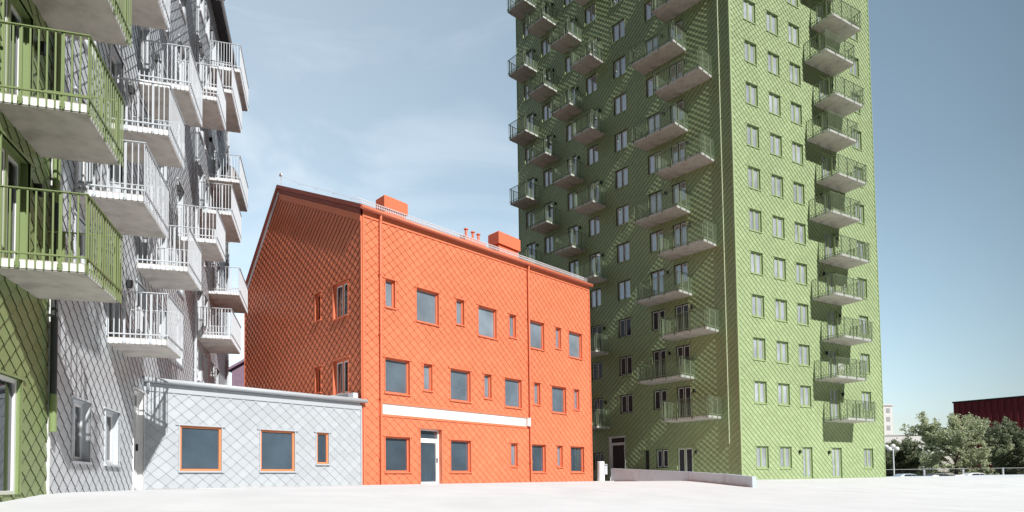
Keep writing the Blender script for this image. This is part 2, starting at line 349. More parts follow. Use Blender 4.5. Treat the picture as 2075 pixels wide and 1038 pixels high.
# ---- windows (origin: lower left corner of the opening, on the wall plane)
_win = {}
def win_proto(w, h, trim, frame, kind, glassk='glass', depth=0.16, sash=None, sill=True):
    """returns meshes: window(frame+reveal+room), pane, sill, curtain"""
    key = (round(w, 2), round(h, 2), trim, frame, kind, glassk, depth, sash, sill)
    if key in _win: return _win[key]
    b = MB(); y1 = depth; o = -0.036
    for p in ([(0, o, 0), (0, y1, 0), (0, y1, h), (0, o, h)], [(w, y1, 0), (w, o, 0), (w, o, h), (w, y1, h)],
              [(0, y1, h), (w, y1, h), (w, o, h), (0, o, h)][::-1], [(0, o, 0), (w, o, 0), (w, y1, 0), (0, y1, 0)]):
        b.poly(p, trim)
    # flashing lips round the opening
    l = 0.035
    b.box((-l, -0.042, 0), (0, 0.0, h), trim); b.box((w, -0.042, 0), (w + l, 0.0, h), trim)
    b.box((-l - 0.10, -0.055, h), (w + l + 0.10, 0.0, h + 0.05), trim)
    fw = 0.07
    def bar(x0, z0, x1, z1, m, ya=y1 - 0.05, yb=y1 + 0.03): b.box((x0, ya, z0), (x1, yb, z1), m)
    panes = []
    def sashes(x0, z0, x1, z1, m, t=0.05):
        bar(x0, z0, x0 + t, z1, m, y1 - 0.035, y1 + 0.02); bar(x1 - t, z0, x1, z1, m, y1 - 0.035, y1 + 0.02)
        bar(x0 + t, z0, x1 - t, z0 + t, m, y1 - 0.035, y1 + 0.02); bar(x0 + t, z1 - t, x1 - t, z1, m, y1 - 0.035, y1 + 0.02)
        panes.append((x0 + t, z0 + t, x1 - t, z1 - t))
    bar(0, 0, fw, h, frame); bar(w - fw, 0, w, h, frame); bar(fw, 0, w - fw, fw, frame); bar(fw, h - fw, w - fw, h, frame)
    sash = sash or frame
    if kind == 'double':
        m = w * 0.5
        bar(m - 0.045, fw, m + 0.045, h - fw, frame)
        sashes(fw, fw, m - 0.045, h - fw, sash); sashes(m + 0.045, fw, w - fw, h - fw, sash)
    elif kind == 'door':      # glazed door with a transom
        tz = h - 0.52
        bar(fw, tz, w - fw, tz + 0.09, frame)
        panes.append((fw, tz + 0.09, w - fw, h - fw))
        sashes(fw, fw * 0.5, w - fw, tz, sash, 0.11)
        b.box((w - fw - 0.085, y1 - 0.10, h * 0.40), (w - fw - 0.06, y1 - 0.04, h * 0.40 + 0.22), 'black')
    else:
        panes.append((fw, fw, w - fw, h - fw))
    # room behind
    y2 = y1 + 1.1; ya = y1 + 0.03; e = 0.25
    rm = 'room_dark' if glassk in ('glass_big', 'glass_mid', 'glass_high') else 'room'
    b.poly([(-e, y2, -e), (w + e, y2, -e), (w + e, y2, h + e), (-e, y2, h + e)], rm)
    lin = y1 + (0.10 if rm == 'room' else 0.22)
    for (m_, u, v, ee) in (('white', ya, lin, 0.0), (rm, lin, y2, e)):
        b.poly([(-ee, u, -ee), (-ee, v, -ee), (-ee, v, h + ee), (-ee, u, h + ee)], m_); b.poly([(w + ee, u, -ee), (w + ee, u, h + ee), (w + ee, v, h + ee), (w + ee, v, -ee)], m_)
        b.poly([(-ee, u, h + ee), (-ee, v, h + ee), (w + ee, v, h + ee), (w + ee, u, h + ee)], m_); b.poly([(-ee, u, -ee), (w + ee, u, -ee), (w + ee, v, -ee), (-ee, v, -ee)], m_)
    pm = MB()
    for (x0, z0, x1, z1) in panes: pm.poly([(x0, y1 - 0.005, z0), (x1, y1 - 0.005, z0), (x1, y1 - 0.005, z1), (x0, y1 - 0.005, z1)], glassk)
    sm = None
    if sill:
        s_ = MB(); s_.box((-0.05, -0.075, -0.055), (w + 0.05, y1 - 0.052, -0.002), trim); sm = s_.mesh('sill')
    cms = []
    for var in range(3):
        if glassk in ('glass_big', 'glass_mid', 'glass_high'): break
        c_ = MB(); yy = y1 + 0.12
        spans = [((0.0, 0.44), (0.54, 1.0)), ((0.0, 0.72),), ((0.02, 0.40), (0.46, 0.98))][var]
        for (a, q) in spans:
            x = w * a; k = 0; pts = []
            while x <= w * q:
                pts.append((x, yy + 0.035 * (k % 2) + 0.01 * math.sin(k * 2.1))); x += 0.055; k += 1
            for (p1, p2) in zip(pts, pts[1:]):
                c_.poly([(p1[0], p1[1], 0.03), (p2[0], p2[1], 0.03), (p2[0], p2[1], h - 0.03), (p1[0], p1[1], h - 0.03)], 'curtain')
        cms.append(c_.mesh('curtain'))
    r = (b.mesh('window'), pm.mesh('pane'), sm, cms)
    _win[key] = r; return r
def put_window(F, parent, x, z, w, h, trim, frame, kind='single', glassk='glass', depth=0.16, sash=None, name='window', sill=True, curtain=None):
    wm, pm, sm, cms = win_proto(w, h, trim, frame, kind, glassk, depth, sash, sill)
    loc = F.pt(x, 0, z) - parent.location
    o = link(name, wm, parent, loc, F.yaw)
    link('pane', pm, o)
    if sm: link('sill', sm, o)
    if cms and curtain is not None: link('curtain', cms[curtain % 3], o)
    return o

# ---- balconies (origin: slab underside, left end, on the wall plane)
_bal = {}
def bal_proto(w, d, rail, edge='white', sp=0.125, bw=0.024):
    key = (round(w, 2), round(d, 2), rail, sp)
    if key in _bal: return _bal[key]
    s = MB(); T = 0.18
    s.box((0, -d, 0), (w, 0.05, T), 'concrete')
    p = 0.014
    s.box((-p, -d - p, 0.02), (w + p, -d, T - 0.025), edge)
    s.box((-p, -d, 0.02), (0, -0.03, T - 0.025), edge); s.box((w, -d, 0.02), (w + p, -0.03, T - 0.025), edge)
    r = MB(); off = 0.05; top = 1.40
    n = max(2, round(w / sp)); y = -d - off
    def upright(x, y, z0, z1, wx, wy): r.box((x - wx / 2, y - wy / 2, z0), (x + wx / 2, y + wy / 2, z1), rail)
    for i in range(n + 1):
        x = -off + (w + 2 * off) * i / n
        upright(x, y, 0.015, top, bw, bw * 0.7)
    m = max(2, round(d / sp))
    for side in (-off, w + off):
        for i in range(1, m + 1):
            yy = y + (d + off - 0.06) * i / m
            upright(side, yy, 0.015, top, bw * 0.7, bw)
    # rails
    for z, t, hw in ((top, 0.018, 0.028), (0.255, 0.03, 0.018)):
        r.box((-off - hw, y - hw, z), (w + off + hw, y + hw, z + t), rail)
        for side in (-off, w + off): r.box((side - hw, y + hw, z), (side + hw, -0.05, z + t), rail)
    # posts with brackets
    k = max(1, round(w / 1.25))
    for i in range(k + 1):
        x = min(max(w * i / k, 0.10), w - 0.10)
        r.box((x - 0.03, y + 0.018, 0.01), (x + 0.03, y + 0.045, top - 0.002), rail)
        r.box((x - 0.05, y + 0.02, 0.05), (x + 0.05, -d - p - 0.002, 0.13), rail)
    for side, sg in ((-off, 1), (w + off, -1)):
        for yy in (-d * 0.75, -d * 0.3):
            r.box((min(side, side + sg * 0.03), yy - 0.04, 0.05), (max(side, side + sg * 0.03), yy + 0.04, 0.13), rail)
            r.box((side - 0.012 + sg * 0.02, yy - 0.025, 0.01), (side + 0.012 + sg * 0.02, yy + 0.025, top - 0.002), rail)
    _bal[key] = (s.mesh('slab'), r.mesh('railing')); return _bal[key]
def put_balcony(F, parent, x, z, w, d, rail, sp=0.125, bw=0.024, edge='white'):
    sm, rm = bal_proto(w, d, rail, edge, sp, bw)
    o = link('balcony', sm, parent, F.pt(x, 0, z) - parent.location, F.yaw)
    link('railing', rm, o)
    return o
_lamp = None
def put_wall_lamp(F, parent, x, z):
    global _lamp
    if _lamp is None:
        b = MB(); b.box((-0.06, -0.16, -0.1), (0.06, -0.03, 0.12), 'black'); b.box((-0.04, -0.04, -0.05), (0.04, 0.0, 0.05), 'black'); _lamp = b.mesh('wall_lamp')
    return link('wall_lamp', _lamp, parent, F.pt(x, 0, z) - parent.location, F.yaw)
def put_mesh(F, parent, name, mb, smooth=False):
    return link(name, mb.mesh(name, smooth), parent, Vector((F.P.x, F.P.y, 0)) - parent.location, F.yaw)

# ================================================================== ground
def build_ground():
    def axis(lo, hi, st): 
        a = [-4000, -1500, -600, -250, -120]; x = lo
        while x <= hi: a.append(x); x += st
        return a + [130, 250, 600, 1500, 4000]
    xs = axis(-60, 90, 1.5); ys = axis(-60, 100, 1.5)
    b = MB(); k = b.mi('ground'); k2 = b.mi('asphalt')
    for y in ys:
        for x in xs: b.v.append((x, y, gz(x, y)))
    nx = len(xs)
    for j in range(len(ys) - 1):
        for i in range(nx - 1):
            q = j * nx + i; b.f.append((q, q + 1, q + nx + 1, q + nx)); b.m.append(k if (ys[j] > 11.0 + 0.42 * xs[i] and 7 < ys[j] < 64 and -16 < xs[i] < 62 and not ((Vector((xs[i] + 0.75, ys[j] + 0.75)) - OP).dot(ON) < -0.8 and xs[i] < 14.0)) else k2)
    struct(link('ground', b.mesh('ground', True)))
    # parking ground behind the low walls
    b = MB(); b.box((24, 63.5, -1.29), (130, 105, -1.285), 'asphalt')
    struct(link('road', b.mesh('road')))
build_ground()
def pavement():
    b = MB(); e = Vector((math.cos(OYAW), math.sin(OYAW)))
    c = [OP + e * a + ON * o for a, o in ((-8.3, 0.06), (-7.4, 1.5), (17.2, 1.5), (17.2, 0.06))]
    top = [(p.x, p.y, -0.085) for p in c]; bot = [(p.x, p.y, -0.2) for p in c]
    b.poly(top, 'path')
    for i in range(4): j = (i + 1) % 4; b.poly([bot[i], bot[j], top[j], top[i]], 'path')
    struct(link('pavement', b.mesh('pavement')))
pavement()

# ================================================================== green tower
FL = 2.9
def tower():
    P = (14.8547, 41.1723); yawR = R(30.095); yawL = R(30.095 + 102.0 + 180)
    FR, FLs = Facade(P, yawR), Facade(P, yawL)
    t = thing('apartment_tower', 'tall tower block clad in green diamond shingles with staggered balconies on both faces', 'apartment tower', (P[0], P[1], -0.12))
    TOPZ = 49.0; WR, WL = 16.12, 20.71
    opR, opL = [], []
    # right face
    vis = lambda F, x, z: z < 0.757 * F.pt(x, 0, 0).y + 1.5
    for k in range(-1, 11):
        zt = 6.40 + FL * k if k >= 0 else 2.08
        for x0, x1 in ((1.41, 2.59), (3.77, 4.97), (13.43, 14.57)):
            opR.append(('w', x0, zt - 1.48, x1, zt, k))
        if k >= 0:
            opR.append(('w', 6.12, zt - 1.48, 7.30, zt, k)); opR.append(('d', 9.50, 4.11 + FL * k, 10.62, zt, k))
        else:
            opR.append(('gd', 6.20, -0.10, 7.23, zt, k)); opR.append(('gd', 9.51, -0.10, 10.63, zt, k))
    # left face: s measured away from the corner, x = -s
    for k in range(-1, 15):
        zt = 6.42 + FL * k
        if k < 0: continue
        ev = k % 2 == 0
        for (a, c), door in (((3.58, 4.72), ev), ((5.53, 6.70), not ev), ((8.53, 9.74), False), ((11.39, 12.52), ev), ((13.68, 14.78), not ev),
                             ((16.48, 17.55), ev), ((18.70, 19.79), not ev)):
            opL.append(('d' if door else 'w', -c, 4.11 + FL * k if door else zt - 1.46, -a, zt, k))
    opL += [('e', -10.84, -0.14, -9.37, 3.25, -1), ('w', -6.59, 0.77, -5.54, 2.12, -1), ('gd', -4.82, -0.1, -3.58, 2.15, -1), ('gd', -7.64, -0.1, -7.16, 2.17, -1),
            ('w', -12.48, 0.80, -11.42, 2.12, -1), ('w', -15.4, 0.80, -14.3, 2.12, -1), ('w', -18.4, 0.80, -17.3, 2.12, -1)]
    opR = [o for o in opR if vis(FR, o[1], o[2])]; opL = [o for o in opL if vis(FLs, o[1], o[2])]
    rect = lambda ops: [(o[1], o[2], o[3], o[4]) for o in ops]
    put_mesh(FR, t, 'wall', shingles([(0.05, -0.4), (WR - 0.05, -0.4), (WR - 0.05, TOPZ), (0.05, TOPZ)], rect(opR), 'green'))
    put_mesh(FLs, t, 'wall', shingles([(-WL + 0.05, -0.4), (-0.05, -0.4), (-0.05, TOPZ), (-WL + 0.05, TOPZ)], rect(opL), 'green'))
    # rear walls, corner posts and roof
    a, bq = FR.pt(WR, 0, 0), FLs.pt(-WL, 0, 0); c = a + bq - Vector((P[0], P[1], 0))
    b = MB(); off = Vector((P[0], P[1], 0))
    q = [Vector((p.x, p.y, 0)) - off for p in (off, a, c, bq)]
    q[0] = Vector((0, 0, 0))
    def wallq(u, v, m='green_trim'): b.poly([(u.x, u.y, -0.4), (v.x, v.y, -0.4), (v.x, v.y, TOPZ), (u.x, u.y, TOPZ)], m)
    wallq(q[1], q[2]); wallq(q[2], q[3])
    link('rear_wall', b.mesh('rear_wall'), t, off - t.location)
    b = MB(); b.poly([(p.x, p.y, TOPZ - 0.05) for p in q], 'dark_roof'); link('roof', b.mesh('roof'), t, off - t.location)
    b = MB(); b.box((-0.085, -0.055, -0.4), (0.055, 0.03, TOPZ), 'green_trim'); b.box((WR - 0.05, -0.055, -0.4), (WR + 0.02, 0.05, TOPZ), 'green_trim'); put_mesh(FR, t, 'corner_trim', b)
    b = MB(); b.box((-WL - 0.02, -0.055, -0.4), (-WL + 0.05, 0.05, TOPZ), 'green_trim'); put_mesh(FLs, t, 'corner_trim', b)
    def fill(F, ops, sash, gk):
        for n, (kd, x0, z0, x1, z1, k) in enumerate(ops):
            w_, h_ = x1 - x0, z1 - z0
            fr = 'green_trim' if sash is None else 'dark_green'
            if kd == 'w': put_window(F, t, x0, z0, w_, h_, 'green_trim', fr, 'double', glassk='glass_dark' if gk == 'glass_sky' and k < 3 else gk, depth=0.12, sash=sash, curtain=(n * 7 + k) if rnd.random() < 0.85 else None)
            elif kd == 'd': put_window(F, t, x0, z0, w_, h_, 'green_trim', fr, 'double', glassk='glass_dark' if gk == 'glass_sky' and k < 3 else gk, depth=0.12, sash=sash, name='balcony_door', sill=False, curtain=n if rnd.random() < 0.6 else None)
            elif kd == 'gd': put_window(F, t, x0, z0, w_, h_, 'green_trim', 'green_trim', 'double' if w_ > 0.7 else 'single', glassk='glass_dark' if gk == 'glass_sky' else gk, depth=0.12, sash=sash, name='door', sill=False, curtain=0)
            else: put_window(F, t, x0, z0, w_, h_, 'white', 'white', 'door', glassk='glass_dark', name='entrance_door', sill=False)
    fill(FR, opR, None, 'glass_pale'); fill(FLs, opL, 'white', 'glass_sky')
    for k in range(0, 15):
        z = 3.92 + FL * k
        for F, x, w_, d_, lx in ((FR, 8.80 if k % 2 == 0 else 7.87, 3.40, 1.65, 9.2 if k % 2 else 10.95), (FLs, -4.93 if k % 2 == 0 else -6.88, 3.56, 1.56, -3.3 if k % 2 == 0 else -5.2),
                                 (FLs, -12.77 if k % 2 == 0 else -14.97, 2.02, 1.54, -11.1 if k % 2 == 0 else -13.4), (FLs, -17.77 if k % 2 == 0 else -20.13, 2.02, 1.54, -16.1 if k % 2 == 0 else -18.4)):
            if not vis(F, x, z - 2.9) or (x < -15 and k == 0): continue
            put_balcony(F, t, x, z, w_, d_, 'dark_green_metal'); put_wall_lamp(F, t, lx, 6.0 + FL * k)
    for x in (5.8, 9.08): put_wall_lamp(FR, t, x, 1.72)
    put_wall_lamp(FLs, t, -3.28, 1.80)
    b = MB(); b.tube([(-0.80, -0.05, 2.25), (-0.80, -0.05, TOPZ)], 0.036, 'green_pipe', 10)
    for z in range(3, 48, 3): b.box((-0.84, -0.088, z), (-0.76, 0.0, z + 0.04), 'green_trim')
    put_mesh(FLs, t, 'downpipe', b)
tower()

def chair(F, x, y, z, rz, label):
    t = thing('folding_chair', label, 'chair', F.pt(x, y, z), F.yaw + rz)
    b = MB(); b.box((-0.22, -0.22, 0.43), (0.22, 0.20, 0.46), 'white'); link('seat', b.mesh('seat'), t)
    b = MB()
    for i in range(5): b.box((-0.21, 0.20 + 0.012 * i, 0.55 + 0.08 * i), (0.21, 0.225 + 0.012 * i, 0.61 + 0.08 * i), 'white')
    for sx_ in (-0.215, 0.195): b.tube([(sx_ + 0.01, 0.20, 0.42), (sx_ + 0.01, 0.27, 0.95)], 0.013, 'white_metal', 6)
    link('backrest', b.mesh('backrest'), t)
    for sx_ in (-0.2, 0.2):
        b = MB(); b.tube([(sx_, -0.2, 0), (sx_, 0.2, 0.43)], 0.013, 'white_metal', 6); link('leg', b.mesh('leg'), t)
        b = MB(); b.tube([(sx_ * 0.9, 0.2, 0), (sx_ * 0.9, -0.2, 0.43)], 0.013, 'white_metal', 6); link('leg', b.mesh('leg'), t)
FTR = Facade((14.8547, 41.1723), R(30.095))
chair(FTR, 9.25, -1.0, 4.10 + 2.9, 2.4, 'white folding chair on the second lowest balcony of the sunlit tower face')
chair(FTR, 9.9, -0.8, 4.10 + 8.7, -2.2, 'white folding chair on the fourth lowest balcony of the sunlit tower face')
# ================================================================== orange house
K = 1.0376
FO = Facade(OP, OYAW)
FG = Facade(OP, OYAW + R(84.5) + math.pi)          # gable: x = -t
def orange():
    t = thing('gabled_house', 'three storey orange shingled house with a steep gable and square windows', 'house', (OP.x, OP.y, -0.12))
    W = 17.06; E0, E1 = 11.66, 12.16
    ze = lambda s: E0 + (E1 - E0) * s / W
    big = {0: (1.11, 4.85, 10.62, 14.26), 1: (1.12, 4.87, 8.66, 12.58), 2: (2.86, 6.78, 10.65, 14.27)}
    small = {0: (9.06, 12.97), 1: (3.24, 7.14, 11.02, 14.69), 2: (1.15, 5.29, 9.08, 13.0)}
    zb = {0: (0.39, 0.69), 1: (3.73, 4.03), 2: (7.075, 7.37)}; zt = {0: 1.94, 1: 5.275, 2: 8.63}
    ops = []
    for r in range(3):
        for x in big[r]: ops.append((x * K, zb[r][0] * K + 0.055, (x + 1.31) * K, zt[r] * K, 'b'))
        for x in small[r]: ops.append((x * K, zb[r][1] * K + 0.055, (x + 0.51) * K, zt[r] * K, 's'))
    ops.append((3.02 * K, -0.13, 4.28 * K, 2.37 * K, 'd'))
    # long white sign panel in a shallow recess
    sg = (0.88 * K, 2.86 * K, 10.36 * K, 3.31 * K)
    rects = [o[:4] for o in ops] + [(sg[0], sg[1] - 0.10, sg[2], sg[3] + 0.10)]
    put_mesh(FO, t, 'wall', shingles([(0.06, -0.4), (W - 0.06, -0.4), (W - 0.06, E1 - 0.30), (0.06, E0 - 0.30)], rects, 'orange', 0.017))
    for o in ops:
        w_, h_ = o[2] - o[0], o[3] - o[1]
        if o[4] == 'd': put_window(FO, t, o[0], o[1], w_, h_, 'orange_trim', 'white', 'door', glassk='glass_big', depth=0.22, name='entrance_door', sill=False)
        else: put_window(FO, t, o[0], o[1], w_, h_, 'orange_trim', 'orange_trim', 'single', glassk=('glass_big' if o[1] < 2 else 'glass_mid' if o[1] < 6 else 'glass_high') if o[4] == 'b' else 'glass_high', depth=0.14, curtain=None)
    b = MB(); b.box((sg[0], 0.0, sg[1] - 0.0), (sg[2], 0.03, sg[3]), 'white'); put_mesh(FO, t, 'sign_panel', b)
    b = MB(); f = 0.10
    b.box((sg[0] - f, -0.05, sg[1] - f), (sg[2], 0.035, sg[1]), 'orange_trim'); b.box((sg[0] - f, -0.05, sg[3]), (sg[2], 0.035, sg[3] + f), 'orange_trim')
    b.box((sg[0] - f, -0.05, sg[1]), (sg[0], 0.035, sg[3]), 'orange_trim'); put_mesh(FO, t, 'sign_frame', b)
    # the white panel returns round the downpipe
    b = MB(); b.box((sg[2] + 0.003, -0.16, sg[1] + 0.01), (sg[2] + 0.21, -0.04, sg[3] - 0.005), 'white'); put_mesh(FO, t, 'sign_end', b)
    # gable
    og = []
    for z0, z1, q0, q1 in ((7.36, 8.93, 7.63, 8.92), (3.92, 5.47, 4.24, 5.43), (0.4, 2.0, 0.7, 2.0)):
        og.append((-2.50, z0, -1.16, z1, 'b')); og.append((-4.24, q0, -3.69, q1, 's'))
    bounds = [(-12.88, -0.4), (-0.05, -0.4), (-0.05, E0 - 0.05), (-8.21, 15.30), (-12.88, 10.72)]
    put_mesh(FG, t, 'gable_wall', shingles(bounds, [o[:4] for o in og], 'orange'))
    for o in og:
        put_window(FG, t, o[0], o[1], o[2] - o[0], o[3] - o[1], 'orange_trim', 'orange_trim', 'double' if o[4] == 'b' else 'single', sash='white' if o[4] == 'b' else None, depth=0.16, curtain=0 if o[4] == 'b' else None)
    # remaining walls and roof: in the frame of the front
    g = -FG.e                       # unit vector along the gable, away from the corner
    def wpt(s, tt, z): q = OP + FO.e * s + g * tt; return Vector((q.x, q.y, z)) - t.location
    b = MB()
    rz = lambda s: 15.0
    for s in (W - 0.02,):
        b.poly([wpt(s, 0.02, -0.4), wpt(s, 12.9, -0.4), wpt(s, 12.9, 10.72), wpt(s, 8.21, 15.30), wpt(s, 0.02, E1 - 0.02)], 'orange_trim')
    b.poly([wpt(0.03, 12.9, -0.4), wpt(W - 0.03, 12.9, -0.4), wpt(W - 0.03, 12.9, 10.72), wpt(0.03, 12.9, 10.72)], 'orange_trim')
    link('rear_wall', b.mesh('rear_wall'), t)
    b = MB(); o1 = 0.20
    def slab(p, th):
        lo = [q - Vector((0, 0, th)) for q in p]
        b.poly(p, 'roof_red'); b.poly(lo[::-1], 'roof_red')
        for i in range(len(p)): j = (i + 1) % len(p); b.poly([p[i], lo[i], lo[j], p[j]], 'roof_red')
    slab([wpt(-o1, -0.22, E0 + 0.10), wpt(W + o1, -0.22, E1 + 0.10), wpt(W + o1, 8.21, 15.55), wpt(-o1, 8.21, 15.55)], 0.20)
    slab([wpt(-o1, 8.215, 15.55), wpt(W + o1, 8.215, 15.55), wpt(W + o1, 13.1, 10.78), wpt(-o1, 13.1, 10.78)], 0.20)
    link('roof', b.mesh('roof'), t)
    # verge boards
    b = MB()
    def strip(x0, z0, x1, z1, hgt, y0, y1, m):
        pts = [(x0, z0), (x1, z1), (x1, z1 - hgt), (x0, z0 - hgt)]
        A = [(x, y0, z) for x, z in pts]; B = [(x, y1, z) for x, z in pts]
        b.poly(A, m); b.poly(B[::-1], m)
        for i in range(4): j = (i + 1) % 4; b.poly([A[i], B[i], B[j], A[j]], m)
    strip(-0.0, E0 - 0.01, -8.21, 15.36, 0.20, -0.10, -0.045, 'roof_red'); strip(-8.21, 15.36, -13.1, 10.56, 0.20, -0.10, -0.045, 'pale_metal')
    strip(-0.0, E0 - 0.23, -8.15, 15.10, 0.30, -0.075, -0.04, 'orange_trim')
    put_mesh(FG, t, 'verge_board', b)
    # eaves board, gutter, downpipes
    b = MB()
    b.poly([(0, -0.05, E0 - 0.32), (W, -0.05, E1 - 0.32), (W, -0.05, E1 - 0.02), (0, -0.05, E0 - 0.02)], 'orange_trim')
    b.poly([(0, -0.05, E0 - 0.32), (0, 0.0, E0 - 0.32), (W, 0.0, E1 - 0.32), (W, -0.05, E1 - 0.32)], 'orange_trim')
    put_mesh(FO, t, 'eaves_board', b)
    b = MB(); b.tube([(-0.12, -0.17, E0 + 0.02), (W + 0.15, -0.17, E1 + 0.02)], 0.085, 'orange_trim', 10); put_mesh(FO, t, 'gutter', b, True)
    for s, zlo, in ((0.88, -0.12), (10.97, 0.10)):
        b = MB(); b.tube([(s, -0.17, ze(s)), (s, -0.15, ze(s) - 0.25), (s, -0.12, ze(s) - 0.4), (s, -0.12, zlo)], 0.055, 'orange_trim', 10)
        for z in (1.0, 3.6, 6.4, 9.0): b.box((s - 0.075, -0.18, z), (s + 0.075, 0, z + 0.05), 'orange_trim')
        put_mesh(FO, t, 'downpipe', b)
    b = MB(); b.box((0.0, -0.05, -0.4), (0.07, 0.02, E0 - 0.3), 'orange_trim'); b.box((W - 0.07, -0.05, -0.4), (W + 0.01, 0.02, E1 - 0.3), 'orange_trim'); put_mesh(FO, t, 'corner_trim', b)
    b = MB(); b.box((-0.06, -0.05, -0.4), (-0.006, 0.02, E0 - 0.3), 'orange_trim'); b.box((-12.93, -0.05, -0.4), (-12.87, 0.02, 10.6), 'orange_trim'); put_mesh(FG, t, 'corner_trim', b)
    # snow guard along the eaves
    b = MB()
    for i in range(int(W / 0.10)):
        s = 0.05 + i * 0.10; b.box((s, 0.05, ze(s) + 0.16), (s + 0.018, 0.07, ze(s) + 0.46), 'white_metal')
    for dz in (0.20, 0.33, 0.45): b.tube([(-0.2, 0.06, E0 + dz), (W - 0.4, 0.06, ze(W - 0.4) + dz)], 0.016, 'white_metal', 6)
    put_mesh(FO, t, 'snow_guard', b)
    # lightning wire over the verge with its mast
    b = MB(); vz = lambda tt: E0 + (15.50 - E0) * tt / 8.21
    y = -0.05
    for tt in (5.9, 4.12, 2.4, 0.75): b.tube([(-tt, y, vz(tt)), (-tt, y, vz(tt) + 0.42)], 0.009, 'white_metal', 5)
    b.tube([(-7.98, y, vz(7.98) + 0.60), (-5.9, y, vz(5.9) + 0.42), (-2.4, y, vz(2.4) + 0.40), (-0.1, y, vz(0.1) + 0.35)], 0.009, 'white_metal', 5)
    b.tube([(-8.03, y, 15.45), (-7.98, y, 16.10)], 0.022, 'galv', 6); b.box((-8.14, y - 0.04, 16.0), (-7.92, y + 0.04, 16.12), 'galv')
    put_mesh(FG, t, 'lightning_wire', b)
    # roof vents
    def vent(s0, s1, t0, t1, z0, z1):
        b = MB(); m = 'orange_trim'; h = z1 - z0; ins = 0.10
        def frustum(zz0, zz1, i0, i1):
            c0 = [wpt(s0 + i0, t0 + i0, zz0), wpt(s1 - i0, t0 + i0, zz0), wpt(s1 - i0, t1 - i0, zz0), wpt(s0 + i0, t1 - i0, zz0)]
            c1 = [wpt(s0 + i1, t0 + i1, zz1), wpt(s1 - i1, t0 + i1, zz1), wpt(s1 - i1, t1 - i1, zz1), wpt(s0 + i1, t1 - i1, zz1)]
            b.poly(c1, m); b.poly(c0[::-1], m)
            for i in range(4): j = (i + 1) % 4; b.poly([c0[i], c0[j], c1[j], c1[i]], m)
        frustum(z0 + 0.52 * h, z1 - 0.07, 0.0, 0.0); frustum(z1 - 0.068, z1, 0.0, 0.07)
        frustum(z0 - 0.1, z0 + 0.515 * h, ins, ins)
        link('roof_vent', b.mesh('roof_vent'), t)
    vent(2.20, 3.62, 1.5, 2.25, 12.30, 13.58); vent(10.2, 12.1, 1.5, 2.4, 12.65, 14.18)
    b = MB()
    for s, zt_ in ((8.05, 13.72), (8.58, 13.70), (9.02, 13.70)):
        p = wpt(s, 2.0, 12.6); q = wpt(s, 2.0, zt_); b.tube([p, q], 0.07, 'orange_trim', 8); b.tube([q, q + Vector((0, 0, 0.05))], 0.12, 'orange_trim', 8)
    c = [wpt(7.85, 1.8, 12.4), wpt(9.45, 1.8, 12.4), wpt(9.45, 2.3, 12.6), wpt(7.85, 2.3, 12.6)]; up = Vector((0, 0, 0.85))
    d_ = [v + up for v in c]; b.poly(d_, 'orange_trim')
    for i in range(4): j = (i + 1) % 4; b.poly([c[i], c[j], d_[j], d_[i]], 'orange_trim')
    link('vent_pipes', b.mesh('vent_pipes'), t)
orange()

# ================================================================== grey annex
def annex():
    t = thing('annex', 'low flat roofed annex in pale grey shingles with three orange framed windows', 'annex', (*FO.pt(-4, 0, 0).xy, -0.12))
    x0, x1 = -8.45, -0.10; Z = 3.06; y0 = -0.03
    F = Facade(OP + FO.n * 0.04, OYAW)
    ops = [(-7.07 * K, 0.42 * K + 0.05, -5.74 * K, 1.93 * K), (-4.37 * K, 0.42 * K + 0.05, -3.05 * K, 1.93 * K), (-2.14 * K, 0.70 * K + 0.05, -1.63 * K, 1.94 * K)]
    put_mesh(F, t, 'wall', shingles([(x0, -0.4), (x1 - 0.05, -0.4), (x1 - 0.05, Z), (x0, Z)], ops, 'grey', 0.013))
    for o in ops: put_window(F, t, o[0], o[1], o[2] - o[0], o[3] - o[1], 'grey_trim', 'warm_orange', 'single', glassk='glass_big', depth=0.07)
    b = MB(); b.box((x1 - 0.055, -0.05, -0.4), (x1, 0.3, Z + 0.2), 'grey_trim'); put_mesh(F, t, 'corner_trim', b)
    b = MB(); b.box((x0 - 0.1, -0.045, Z), (x1 - 0.056, 0.1, Z + 0.24), 'grey_trim'); put_mesh(F, t, 'eaves_board', b)
    b = MB(); b.tube([(x0 - 0.05, -0.15, Z + 0.34), (x1 + 0.18, -0.15, Z + 0.36)], 0.085, 'grey_trim', 10)
    b.tube([(x0 + 0.10, -0.13, Z + 0.30), (x0 + 0.10, -0.12, Z + 0.02)], 0.05, 'grey_trim', 8); put_mesh(F, t, 'gutter', b, True)
    b = MB(); b.box((x0 - 0.1, 0.0, Z + 0.24), (x1 - 0.06, 9.0, Z + 0.42), 'pale_metal'); b.box((x0, 8.9, -0.3), (x1 - 0.06, 9.0, Z + 0.24), 'grey_trim')
    b.box((-1.6, -0.05, Z + 0.42), (x1 - 0.06, 0.5, Z + 0.47), 'pale_metal'); put_mesh(F, t, 'roof', b)
    b = MB()
    b.poly([(x1 - 0.3, 0.5, Z + 0.42), (x1 - 0.3, 4.0, Z + 0.42), (x1 - 0.3, 4.0, Z + 0.75), (x1 - 0.3, 0.5, Z + 0.75)], 'pale_metal'); b.box((x1 - 0.30, 0.15, Z + 0.42), (x1 - 0.06, 9.0, Z + 0.72), 'pale_metal')
    put_mesh(F, t, 'flashing', b)
annex()

